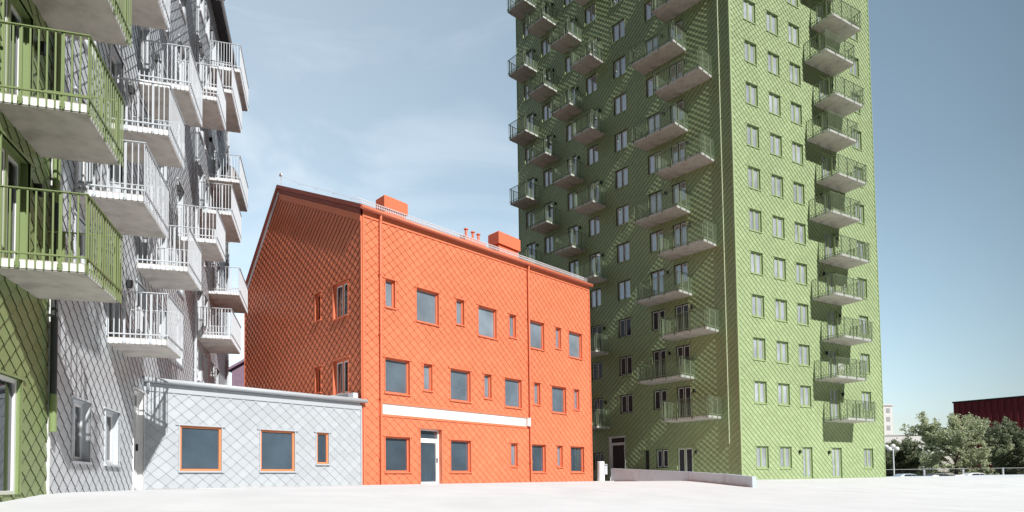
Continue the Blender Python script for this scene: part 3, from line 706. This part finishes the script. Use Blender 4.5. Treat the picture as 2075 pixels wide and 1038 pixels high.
# ================================================================== left row: green house and grey house
LP = (-9.4674, 12.6383); LYAW = R(106.57)
FLW = Facade(LP, LYAW)
LZ = 3.787; LD = 1.416
def left_row():
    F = FLW; EZ = 24.9; DIV = 0.55; END = 26.0
    # -- grey house
    t = thing('apartment_building', 'seven storey grey shingled apartment house with white railed balconies beside the annex', 'apartment house', (*F.pt(12, 0, 0).xy, -0.12))
    ops = []
    bays = [(1.90, 3.03, 1), (4.20, 5.36, 0), (7.0, 8.1, 1), (9.75, 10.8, 9), (12.65, 13.75, 2), (17.0, 18.1, 1), (18.6, 19.5, 9), (20.4, 21.5, 2), (22.3, 23.3, 9)]
    for k in range(0, 7):
        for a, c, par in bays:
            zt = 6.29 + FL * k
            door = par != 9 and k % 2 == par % 2 and k >= (2 if par == 2 else 0)
            ops.append((a, LZ + 0.2 + FL * k if door else zt - 1.46, c, zt, 'd' if door else 'w'))
    ops += [(1.88, 0.60, 3.03, 2.04, 'w'), (4.18, 0.60, 5.38, 2.04, 'w'), (6.80, -0.12, 7.93, 2.95, 'e')]
    put_mesh(F, t, 'wall', shingles([(DIV + 0.02, -0.4), (END, -0.4), (END, EZ), (DIV + 0.02, EZ)], [o[:4] for o in ops], 'pale', 0.017))
    for n, o in enumerate(ops):
        w_, h_ = o[2] - o[0], o[3] - o[1]
        if o[4] == 'w': put_window(F, t, o[0], o[1], w_, h_, 'pale_trim', 'pale_metal', 'double', sash='white', depth=0.17, curtain=n if rnd.random() < 0.8 else None)
        elif o[4] == 'd': put_window(F, t, o[0], o[1], w_, h_, 'pale_trim', 'pale_metal', 'double', sash='white', depth=0.17, name='balcony_door', sill=False, curtain=n)
        else: put_window(F, t, o[0], o[1], w_, h_, 'white', 'white', 'door', depth=0.2, name='entrance_door', sill=False)
    cols = [(1.81, 4.13, (1, 3, 5)), (4.26, 6.11, (0, 2, 4)), (6.98, 9.05, (1, 3, 5)), (12.44, 14.67, (2, 4, 6)), (16.74, 20.26, (1, 3, 5)), (19.73, 23.32, (2, 4, 6))]
    for a, c, ks in cols:
        for k in ks: put_balcony(F, t, a, LZ + FL * k, c - a, LD, 'pale_metal', sp=0.13, bw=0.023)
    for a, c, ks in cols:
        for k in ks: put_wall_lamp(F, t, a + 0.05 if a > 12 else c - 0.15, LZ + FL * k + 2.1)
    b = MB(); b.tube([(15.9, -0.12, 3.5), (15.9, -0.12, EZ)], 0.06, 'pale_trim', 10)
    for z in range(5, 25, 3): b.tube([(15.9, -0.12, z), (15.9, -0.12, z + 0.12)], 0.075, 'pale_trim', 10)
    put_mesh(F, t, 'downpipe', b)
    b = MB(); b.tube([(END - 0.1, -0.12, 0), (END - 0.1, -0.12, EZ)], 0.06, 'pale_trim', 10); put_mesh(F, t, 'downpipe', b)
    b = MB(); b.box((DIV, 0.02, EZ), (END, 11, EZ + 0.02), 'dark_roof'); b.box((END - 0.02, 0.02, -0.4), (END, 11, EZ), 'pale_trim'); b.box((DIV, 10.9, -0.4), (END - 0.03, 11, EZ), 'pale_trim')
    put_mesh(F, t, 'rear_wall', b)
    b = MB(); b.box((DIV, -0.45, EZ + 0.02), (END + 0.3, 11.2, EZ + 0.25), 'dark_roof'); put_mesh(F, t, 'roof', b)
    b = MB()
    b.box((DIV, -0.055, -0.4), (DIV + 0.05, 0.02, EZ), 'white'); b.box((END - 0.05, -0.055, -0.4), (END + 0.01, 0.015, EZ), 'pale_trim'); put_mesh(F, t, 'corner_trim', b)
    b = MB(); b.tube([(DIV, -0.53, EZ + 0.15), (END + 0.3, -0.53, EZ + 0.15)], 0.08, 'pale_trim', 8); put_mesh(F, t, 'gutter', b)
    # -- green house
    g = thing('apartment_building', 'green shingled apartment house cut by the left edge with green railed balconies overhead', 'apartment house', (*F.pt(-4, 0, 0).xy, -0.12))
    ops = []
    for k in range(0, 7):
        zt = 6.29 + FL * k
        ops.append((-1.66, LZ + 0.2 + FL * k, -0.50, zt, 'd')); ops.append((-4.3, zt - 1.46, -3.1, zt, 'w')); ops.append((-7.3, zt - 1.46, -6.1, zt, 'w'))
    ops += [(-1.95, -0.12, -0.70, 2.03, 'e'), (-5.3, 0.6, -4.1, 2.04, 'w')]
    put_mesh(F, g, 'wall', shingles([(-11, -0.4), (DIV - 0.02, -0.4), (DIV - 0.02, EZ), (-11, EZ)], [o[:4] for o in ops], 'olive', 0.017))
    for n, o in enumerate(ops):
        w_, h_ = o[2] - o[0], o[3] - o[1]
        if o[4] == 'w': put_window(F, g, o[0], o[1], w_, h_, 'olive_trim', 'olive_trim', 'double', sash='white', depth=0.17, curtain=n)
        elif o[4] == 'd': put_window(F, g, o[0], o[1], w_, h_, 'olive_trim', 'olive_trim', 'double', sash='white', depth=0.17, name='balcony_door', sill=False, curtain=n)
        else: put_window(F, g, o[0], o[1], w_, h_, 'olive_trim', 'white', 'single', depth=0.10, name='door', sill=False, curtain=1)
    for k, sh in ((0, 0), (1, 0), (2, 0.5)): put_balcony(F, g, -1.95 + sh, LZ + FL * k, 1.95, LD, 'green_metal', sp=0.125, bw=0.025)
    for k in (0, 1, 2): put_wall_lamp(F, g, -0.25, LZ + FL * k + 2.1)
    b = MB(); b.tube([(DIV - 0.06, -0.13, 1.15), (DIV - 0.06, -0.13, 1.93)], 0.07, 'olive_trim', 12); b.tube([(DIV - 0.06, -0.13, 1.93), (DIV - 0.06, -0.13, 5.95)], 0.064, 'dark_wire_pipe_shade', 12); b.tube([(DIV - 0.06, -0.13, 5.95), (DIV - 0.06, -0.13, EZ)], 0.07, 'olive_trim', 12); b.tube([(DIV - 0.06, -0.13, 5.95), (DIV - 0.06, -0.13, 6.03)], 0.085, 'olive_trim', 12)  # dark stretch has the balcony's shade put into its colour
    put_mesh(F, g, 'downpipe', b)
    b = MB(); b.box((-11, 10.9, -0.4), (DIV - 0.01, 11, EZ), 'olive_trim'); b.box((-11.02, 0.02, -0.4), (-11, 11, EZ), 'olive_trim'); put_mesh(F, g, 'rear_wall', b)
    b = MB(); b.box((-11.3, -0.45, EZ + 0.02), (DIV - 0.01, 11.2, EZ + 0.25), 'dark_roof'); put_mesh(F, g, 'roof', b)
    # covered chair on an upper balcony
    p = F.pt(21.6, -0.75, LZ + FL * 4 + 0.18)
    b = MB(); n = 40; rings = 9; k = b.mi('cover')
    for j in range(rings + 1):
        v = j / rings; z = 1.55 * v; rr = 0.62 * math.sqrt(max(0.0, 1 - v ** 3.2)) * (0.86 + 0.14 * (1 - v)) + 0.015
        for i in range(n):
            a = 2 * math.pi * i / n; q = rr * (1 + 0.05 * (1 if i % 4 < 2 else -1) * (1 - v * 0.5)); b.v.append((q * math.cos(a) * 1.15, q * math.sin(a) * 0.85, z))
    b.mats = ['cover', 'cover_pale']
    for j in range(rings):
        for i in range(n):
            i2 = (i + 1) % n; b.f.append((j * n + i, j * n + i2, (j + 1) * n + i2, (j + 1) * n + i)); b.m.append(0 if i % 4 < 2 else 1)
    b.f.append(tuple(rings * n + i for i in range(n))); b.m.append(0)
    tag(link('furniture_cover', b.mesh('furniture_cover', True), None, p, F.yaw), 'striped dark fabric cover over furniture on a high white balcony', 'cover')
M['cover'] = mat('dark_cover', (0.05, 0.05, 0.055), rough=0.9); M['cover_pale'] = mat('pale_cover', (0.35, 0.34, 0.33), rough=0.9)
left_row()

# ================================================================== things on the plaza
def ramp_wall():
    t = thing('ramp_wall', 'low pale concrete ramp wall bending in front of the green tower', 'wall', (9.0, 35.5, -0.3))
    pts = [((6.2, 40.0), -0.12, 0.70), ((7.55, 37.7), -0.16, 0.56), ((9.70, 35.0), -0.28, 0.37), ((10.75, 32.2), -0.36, 0.20), ((11.30, 30.0), -0.44, 0.05)]
    th = Vector((0.22, 0.08))
    for (p, z0, h0), (q, z1, h1) in zip(pts, pts[1:]):
        b = MB(); dv = (Vector(q) - Vector(p)).normalized() * 0.008; p2 = Vector(p) + dv; q2 = Vector(q) - dv
        loop = [p2, q2, q2 + th, p2 + th]; zl = [z0 - 0.4, z1 - 0.4, z1 - 0.4, z0 - 0.4]; zh = [h0, h1, h1, h0]
        lo = [Vector((v.x, v.y, z)) - t.location for v, z in zip(loop, zl)]; hi = [Vector((v.x, v.y, z)) - t.location for v, z in zip(loop, zh)]
        b.poly(hi, 'ramp')
        for i in range(4): j = (i + 1) % 4; b.poly([lo[i], lo[j], hi[j], hi[i]], 'ramp')
        link('wall_segment', b.mesh('wall_segment'), t)
    z = gz(5.6, 40.4)
    b = MB(); b.tube([(0, 0, -0.1), (0, 0, 1.24), (0, 0, 1.27)], [0.235, 0.235, 0.21], 'white', 48)
    t2 = thing('service_pillar', 'white round service pillar standing between orange house and green tower', 'pillar', (5.62, 40.3, z))
    link('column', b.mesh('column'), t2)
    b = MB(); b.box((0.235, -0.12, 0.45), (0.40, 0.12, 1.10), 'pale_metal'); b.box((0.25, -0.13, 1.0), (0.38, -0.122, 1.04), 'black'); link('control_box', b.mesh('control_box'), t2)
ramp_wall()
def low_walls():
    for (x0, x1, y, h, lab) in ((34.5, 40.3, 60.3, -0.08, 'low grey concrete wall beside the right foot of the green tower'), (42.0, 75.0, 60.3, -0.07, 'long low grey concrete wall in front of the parked white van')):
        b = MB(); z = gz(x0, y)
        b.box((x0, y, -1.4), (x1, y + 0.3, h), 'ramp'); b.box((x1 - 0.5 if x0 < 40 else x0 - 0.1, y - 0.01, -1.4), (x1 + 0.05 if x0 < 40 else x0 + 0.8, y + 0.31, h + 0.06), 'white')
        o = link('low_wall', b.mesh('low_wall')); tag(o, lab, 'wall')
low_walls()
def fence():
    t = thing('mesh_fence', 'long wire mesh fence with grey posts in front of the trees', 'fence', (55, 72, -1.3))
    b = MB()
    b.tube([(-16, 0, 1.98), (30, 0, 1.95)], 0.022, 'galv', 6); link('top_rail', b.mesh('top_rail'), t)
    b = MB()
    for i in range(230): x = -16 + i * 0.20; b.box((x, 0, 0.05), (x + 0.006, 0.006, 1.97), 'dark_wire_pipe_shade')
    for z in (0.4, 0.8, 1.2, 1.6): b.box((-16, 0.008, z), (30, 0.014, z + 0.006), 'dark_wire_pipe_shade')
    link('wire_mesh', b.mesh('wire_mesh'), t)
    b = MB(); b.box((-0.09, -0.07, 0), (0.09, 0.07, 2.02), 'pale_metal'); me = b.mesh('post')
    for x in (-13.3, -8.4, -4.0, 0.5, 5, 9.5, 14): link('post', me, t, (x, 0.12, 0))
fence()
def street_lamp(x, y, h, lab):
    t = thing('street_lamp', lab, 'street lamp', (x, y, -1.3), 0, 'globe street lamps by the parking')
    b = MB(); b.tube([(0, 0, 0), (0, 0, h * 0.3), (0, 0, h)], [0.09, 0.075, 0.06], 'white_metal', 8); b.tube([(-0.42, 0, h - 0.12), (0.42, 0, h - 0.12)], 0.035, 'white_metal', 6)
    link('pole', b.mesh('pole'), t)
    for gx, gz_ in ((-0.42, -0.02), (0.42, -0.02), (0, 0.30)):
        b = MB(); n = 12; m_ = 8; k = b.mi('lamp_glass')
        for j in range(m_ + 1):
            a = math.pi * j / m_
            for i in range(n): c = 2 * math.pi * i / n; b.v.append((0.25 * math.sin(a) * math.cos(c), 0.25 * math.sin(a) * math.sin(c), 0.25 * math.cos(a)))
        for j in range(m_):
            for i in range(n): i2 = (i + 1) % n; b.f.append((j * n + i, (j + 1) * n + i, (j + 1) * n + i2, j * n + i2)); b.m.append(k)
        link('globe', b.mesh('globe', True), t, (gx, 0, h + gz_))
street_lamp(42.1, 70.3, 4.25, 'white street lamp with three round globes beside the green tower')
street_lamp(44.0, 75.5, 4.75, 'white globe street lamp half hidden behind the tower, farther of the two')

# ---- vehicles
def car_meshes(profile, roofprof, L_, W_, paint):
    """profile: (x,z) body outline; roofprof: cabin outline"""
    b = MB(); hw = W_ / 2
    def loft(pr, secs, m):
        n = len(pr); base = []
        for (y, sc_) in secs:
            base.append(len(b.v)); cx = sum(p[0] for p in pr) / n; cz = min(p[1] for p in pr)
            for x, z in pr: b.v.append((cx + (x - cx) * sc_[0], y, cz + (z - cz) * sc_[1]))
        k = b.mi(m)
        for s0, s1 in zip(base, base[1:]):
            for i in range(n): j = (i + 1) % n; b.f.append((s0 + i, s0 + j, s1 + j, s1 + i)); b.m.append(k)
        b.f.append(tuple(base[0] + i for i in range(n))[::-1]); b.m.append(k); b.f.append(tuple(base[-1] + i for i in range(n))); b.m.append(k)
    loft(profile, [(-hw, (0.97, 0.93)), (-hw + 0.10, (1, 1)), (hw - 0.10, (1, 1)), (hw, (0.97, 0.93))], paint)
    body = b.mesh('body')
    b = MB(); loft(roofprof, [(-hw + 0.10, (1, 0.02)), (-hw + 0.27, (0.93, 0.96)), (-hw + 0.36, (0.92, 1.0)), (hw - 0.36, (0.92, 1.0)), (hw - 0.27, (0.93, 0.96)), (hw - 0.10, (1, 0.02))], paint); cab = b.mesh('cabin')
    return body, cab
def wheel_mesh():
    b = MB(); b.tube([(0, -0.10, 0), (0, 0.10, 0)], 0.31, 'tyre', 16); b.tube([(0, -0.11, 0), (0, 0.11, 0)], 0.19, 'galv', 12); return b.mesh('wheel')
WH = wheel_mesh()
M['car_white'] = mat('car_white', (0.78, 0.78, 0.77), rough=0.3, coat=0.5); M['car_blue'] = mat('car_blue', (0.32, 0.40, 0.46), rough=0.3, coat=0.5)
M['car_dark'] = mat('car_dark', (0.03, 0.03, 0.035), rough=0.3, coat=0.5); M['car_grey'] = mat('car_grey', (0.16, 0.17, 0.18), rough=0.3, coat=0.5)
def car(x, y, rz, paint, label, van=False):
    t = thing('parked_van' if van else 'parked_car', label, 'van' if van else 'car', (x, y, -1.285), rz, None if van else 'cars parked behind the low wall')
    if van:
        body, cab = car_meshes([(-2.5, 0.35), (2.45, 0.35), (2.5, 0.8), (1.7, 1.05), (-2.5, 1.1)], [(-2.5, 1.08), (1.75, 1.03), (1.0, 1.75), (0.5, 1.92), (-2.45, 1.95)], 5.0, 1.95, paint)
    else:
        body, cab = car_meshes([(-2.1, 0.30), (2.08, 0.30), (2.12, 0.62), (1.9, 0.80), (0.9, 0.92), (-1.9, 0.95), (-2.1, 0.75)], [(-1.95, 0.93), (1.0, 0.90), (0.25, 1.40), (-0.3, 1.48), (-1.1, 1.46), (-1.6, 1.25)], 4.2, 1.76, paint)
    link('body', body, t); c = link('cabin', cab, t)
    W_ = 1.95 if van else 1.76
    y1 = W_ / 2 - 0.155
    for sgn in (-1, 1):
        b = MB()
        for quad in (([(0.85, 1.12), (1.55, 1.12), (0.95, 1.62), (0.85, 1.66)], ) if van else ([(-0.25, 0.98), (0.72, 0.98), (0.12, 1.34), (-0.25, 1.39)], [(-1.35, 0.98), (-0.33, 0.98), (-0.33, 1.39), (-1.05, 1.37)])):
            b.poly([(px, sgn * (y1 + 0.055 - (pz - 0.95) * 0.22), pz) for px, pz in (quad if sgn < 0 else quad[::-1])], 'car_glass')
        link('side_window', b.mesh('side_window'), c)
    a = 1.55 if van else 1.3
    for wx in (-a, a):
        for wy in (-W_ / 2 + 0.12, W_ / 2 - 0.12): link('wheel', WH, t, (wx, wy, 0.31))
car(42.4, 68.0, 0.1, 'car_blue', 'pale blue parked car behind the low wall next to the tower')
car(49.3, 67.6, 0.05, 'car_white', 'white parked car behind the low wall left of the van')
car(47.3, 70.2, 0.0, 'car_dark', 'black parked car in front of the fence between the blue and white cars')
car(73.4, 97.0, 0.0, 'car_white', 'white parked van with a sloping bonnet behind the low wall', van=True)
car(45.6, 79.5, 0.15, 'car_dark', 'dark parked car behind the fence under the left tree')
car(50.2, 82.0, 0.1, 'car_grey', 'grey parked car behind the fence under the pale tree')

# ---- trees
def leaf_mat(name, c1, c2):
    m = bpy.data.materials.new(name); m.use_nodes = True; t = m.node_tree; nd = t.nodes; lk = t.links
    b = nd['Principled BSDF']; b.inputs['Roughness'].default_value = 0.6; b.inputs['Specular IOR Level'].default_value = 0.3
    ge = nd.new('ShaderNodeNewGeometry'); mxr = nd.new('ShaderNodeMixRGB'); mxr.inputs[1].default_value = (*c1, 1); mxr.inputs[2].default_value = (*c2, 1)
    lk.new(ge.outputs['Random Per Island'], mxr.inputs[0]); lk.new(mxr.outputs[0], b.inputs['Base Color'])
    tr = nd.new('ShaderNodeBsdfTranslucent'); lk.new(mxr.outputs[0], tr.inputs[0])
    mx_ = nd.new('ShaderNodeMixShader'); mx_.inputs[0].default_value = 0.35
    lk.new(b.outputs[0], mx_.inputs[1]); lk.new(tr.outputs[0], mx_.inputs[2]); lk.new(mx_.outputs[0], nd['Material Output'].inputs[0])
    return m
M['leaf_pale'] = leaf_mat('leaf_pale', (0.40, 0.45, 0.27), (0.62, 0.66, 0.46))
M['leaf_dark'] = leaf_mat('leaf_dark', (0.17, 0.20, 0.12), (0.33, 0.37, 0.24))
def tree(x, y, h, rad, leaf, label, seed, shoots=10, nb=26, size=0.22, z=-1.3, spread=1.0, jit=0.2, dens=9):
    rr = random.Random(seed)
    t = thing('tree', label, 'tree', (x, y, z), 0, 'trees along the parking')
    tb = MB(); lb = MB(); kl = lb.mi(leaf)
    hb = h * 0.22
    tb.tube([(0, 0, -0.1), (0.05, 0, hb * 0.5), (0.0, 0.05, hb), (0.05, 0, h * 0.5)], [0.24, 0.19, 0.15, 0.07], 'bark', 8)
    def leafcard(p, s):
        u = Vector((rr.gauss(0, 1), rr.gauss(0, 1), rr.gauss(0, 1))).normalized(); v = u.orthogonal().normalized(); v = (Matrix.Rotation(rr.random() * 6.28, 3, u) @ v)
        w_ = u.cross(v); a = v * s * 0.55; c = w_ * s * 0.32
        i = len(lb.v); lb.v += [tuple(p - a), tuple(p + c + a * 0.1), tuple(p + a), tuple(p - c + a * 0.1)]; lb.f.append((i, i + 1, i + 2, i + 3)); lb.m.append(kl)
    def branch(p0, d, ln, r0, depth, dens):
        pts = [p0]; d = d.normalized(); n = 5; p = p0
        for i in range(n):
            d = (d + Vector((rr.gauss(0, 0.13), rr.gauss(0, 0.13), rr.gauss(0.02, 0.10)))).normalized(); p = p + d * ln / n; pts.append(p)
        tb.tube(pts, [r0 * (1 - 0.85 * i / n) for i in range(n + 1)], 'bark', 5, False)
        for i in range(1, n + 1):
            f = i / n
            for _ in range(int(dens * (0.4 + f))):
                q = pts[i - 1].lerp(pts[i], rr.random()) + Vector((rr.gauss(0, 1), rr.gauss(0, 1), rr.gauss(0, 0.8))) * jit
                leafcard(q, size * rr.uniform(0.7, 1.3))
            if depth < 2 and i >= 2:
                for _ in range(2 if depth == 0 else 1):
                    dd = (d + Vector((rr.gauss(0, 0.75), rr.gauss(0, 0.75), rr.gauss(0.05, 0.45)))).normalized()
                    branch(pts[i], dd, ln * rr.uniform(0.3, 0.5), r0 * 0.45, depth + 1, dens)
    for i in range(nb):
        a = i * 2.39996 + rr.uniform(-0.3, 0.3); f = i / nb
        zz = hb * 0.75 + (h * 0.48 - hb * 0.75) * f
        el = R(-6 + 78 * f) + rr.gauss(0, 0.12)
        ln = (rad * (1 - f) ** 0.6 * 0.92 + (h - zz) * 0.85 * f ** 1.3) * rr.uniform(0.75, 1.05)
        branch(Vector((0.03, 0, zz)), Vector((math.cos(a) * math.cos(el) * spread, math.sin(a) * math.cos(el), math.sin(el))), ln, 0.07, 0, dens)
    for i in range(shoots):   # bare-looking shoots that stick out of the crown
        a = rr.random() * 6.28; el = R(rr.uniform(20, 75)); s0 = Vector((math.cos(a) * rad * 0.4, math.sin(a) * rad * 0.4, h * rr.uniform(0.5, 0.68)))
        branch(s0, Vector((math.cos(a) * math.cos(el), math.sin(a) * math.cos(el), math.sin(el))), h * rr.uniform(0.25, 0.42), 0.035, 2, 18)
    link('trunk', tb.mesh('trunk', True), t); link('crown', lb.mesh('crown'), t)
tree(52.9, 76, 8.4, 4.1, 'leaf_pale', 'pale green spreading tree in the middle of the parking', 3, shoots=34, nb=17, size=0.20, jit=0.12, dens=9)
tree(62.2, 78.5, 8.0, 3.5, 'leaf_dark', 'dark green tree at the right edge before the red warehouse', 5, shoots=26, nb=18, jit=0.13)
tree(50.0, 84, 5.6, 3.2, 'leaf_dark', 'small dark tree right beside the street lamps', 8, shoots=6, nb=22)
tree(47.9, 92, 4.6, 3.0, 'leaf_dark', 'low dark tree partly behind the tower edge', 11, shoots=3, nb=20)
tree(56.5, 94, 5.6, 3.8, 'leaf_dark', 'dark tree behind the pale spreading tree', 14, shoots=4, nb=22)
tree(74.5, 92, 6.0, 4.0, 'leaf_dark', 'dark tree farthest right by the warehouse wall', 17, shoots=6, nb=20)

# ---- background buildings
def warehouse():
    A = Vector((76.6, 110.0)); yaw = R(-50); t = thing('warehouse', 'dark red corrugated metal warehouse behind the trees', 'warehouse', (A.x, A.y, -1.3), yaw)
    b = MB(); H_ = 13.7; x = 0.0; ln = 45; dp = 30
    prof = []
    while x < ln: prof += [(x, 0), (x + 0.45, 0), (x + 0.52, -0.06), (x + 0.83, -0.06)]; x += 0.9
    for (p, q) in zip(prof, prof[1:]): b.poly([(p[0], p[1], 0), (q[0], q[1], 0), (q[0], q[1], H_), (p[0], p[1], H_)], 'red_clad')
    b.poly([(0, dp, 0), (0, 0, 0), (0, 0, H_), (0, dp, H_)], 'red_clad'); b.poly([(ln, 0, 0), (ln, dp, 0), (ln, dp, H_), (ln, 0, H_)], 'red_clad'); b.poly([(0, dp, 0), (0, dp, H_), (ln, dp, H_), (ln, dp, 0)], 'red_clad')
    link('wall', b.mesh('wall'), t)
    b = MB(); b.box((-0.15, -0.15, H_), (ln + 0.15, dp + 0.15, H_ + 0.22), 'dark_roof'); link('roof', b.mesh('roof'), t)
    b = MB(); b.tube([(17.4, 1, H_ + 0.2), (17.4, 1, H_ + 6)], 0.12, 'black', 6); b.box((17.2, 0.8, H_ + 5.6), (17.6, 1.2, H_ + 6), 'black'); link('mast', b.mesh('mast'), t)
warehouse()
M['far_white'] = mat('far_plaster', (0.72, 0.70, 0.68), rough=0.9, vary=0.03); M['far_win'] = mat('far_window', (0.40, 0.40, 0.41), rough=0.3)
def far_block():
    t = thing('apartment_block', 'pale high apartment block far behind the tower edge', 'apartment block', (132.0, 220, -1.3), R(8))
    b = MB(); b.box((-22, 0, 0), (0, 16, 25.5), 'far_white'); link('wall', b.mesh('wall'), t)
    b = MB(); b.box((-22.3, -0.3, 25.5), (0.3, 16.3, 26.0), 'far_white'); link('roof', b.mesh('roof'), t)
    b = MB(); b.box((0, -0.06, 0), (1.4, 0.0, 1.6), 'far_win'); me = b.mesh('window')
    for k in range(8):
        for x in (-2.4, -7.4): link('window', me, t, (x, 0, 2.0 + k * 3.0))
    t = thing('flat_roofed_hall', 'low pale flat roofed hall far behind the small trees', 'hall', (112, 180, -1.3))
    b = MB(); b.box((-14, 0, 0), (5.6, 20, 12.6), 'far_white'); link('wall', b.mesh('wall'), t)
    b = MB(); b.box((-14.2, -0.2, 12.6), (5.8, 20.2, 12.9), 'far_white'); link('roof', b.mesh('roof'), t)
far_block()
def mauve_house():
    t = thing('shed_roofed_house', 'mauve house with a sloping roof seen between the grey house and the gable', 'house', (-26.4, 60, -0.12), 0)
    b = MB(); W_ = 10; D_ = 8; z0, z1 = 11.0, 16.5
    b.poly([(0, 0, -0.2), (W_, 0, -0.2), (W_, 0, z1), (0, 0, z0)], 'mauve'); b.poly([(0, D_, -0.2), (0, 0, -0.2), (0, 0, z0), (0, D_, z0)], 'mauve'); b.poly([(W_, 0, -0.2), (W_, D_, -0.2), (W_, D_, z1), (W_, 0, z1)], 'mauve')
    b.poly([(W_, D_, -0.2), (0, D_, -0.2), (0, D_, z0), (W_, D_, z1)], 'mauve'); link('wall', b.mesh('wall'), t)
    b = MB(); a = [(-0.35, -0.3, z0 - 0.15), (W_ + 0.3, -0.3, z1 + 0.17), (W_ + 0.3, D_ + 0.3, z1 + 0.17), (-0.35, D_ + 0.3, z0 - 0.15)]; c = [(x, y, z + 0.25) for x, y, z in a]
    b.poly(c, 'mauve'); b.poly(a[::-1], 'mauve')
    for i in range(4): j = (i + 1) % 4; b.poly([a[i], a[j], c[j], c[i]], 'mauve')
    link('roof', b.mesh('roof'), t)
mauve_house()
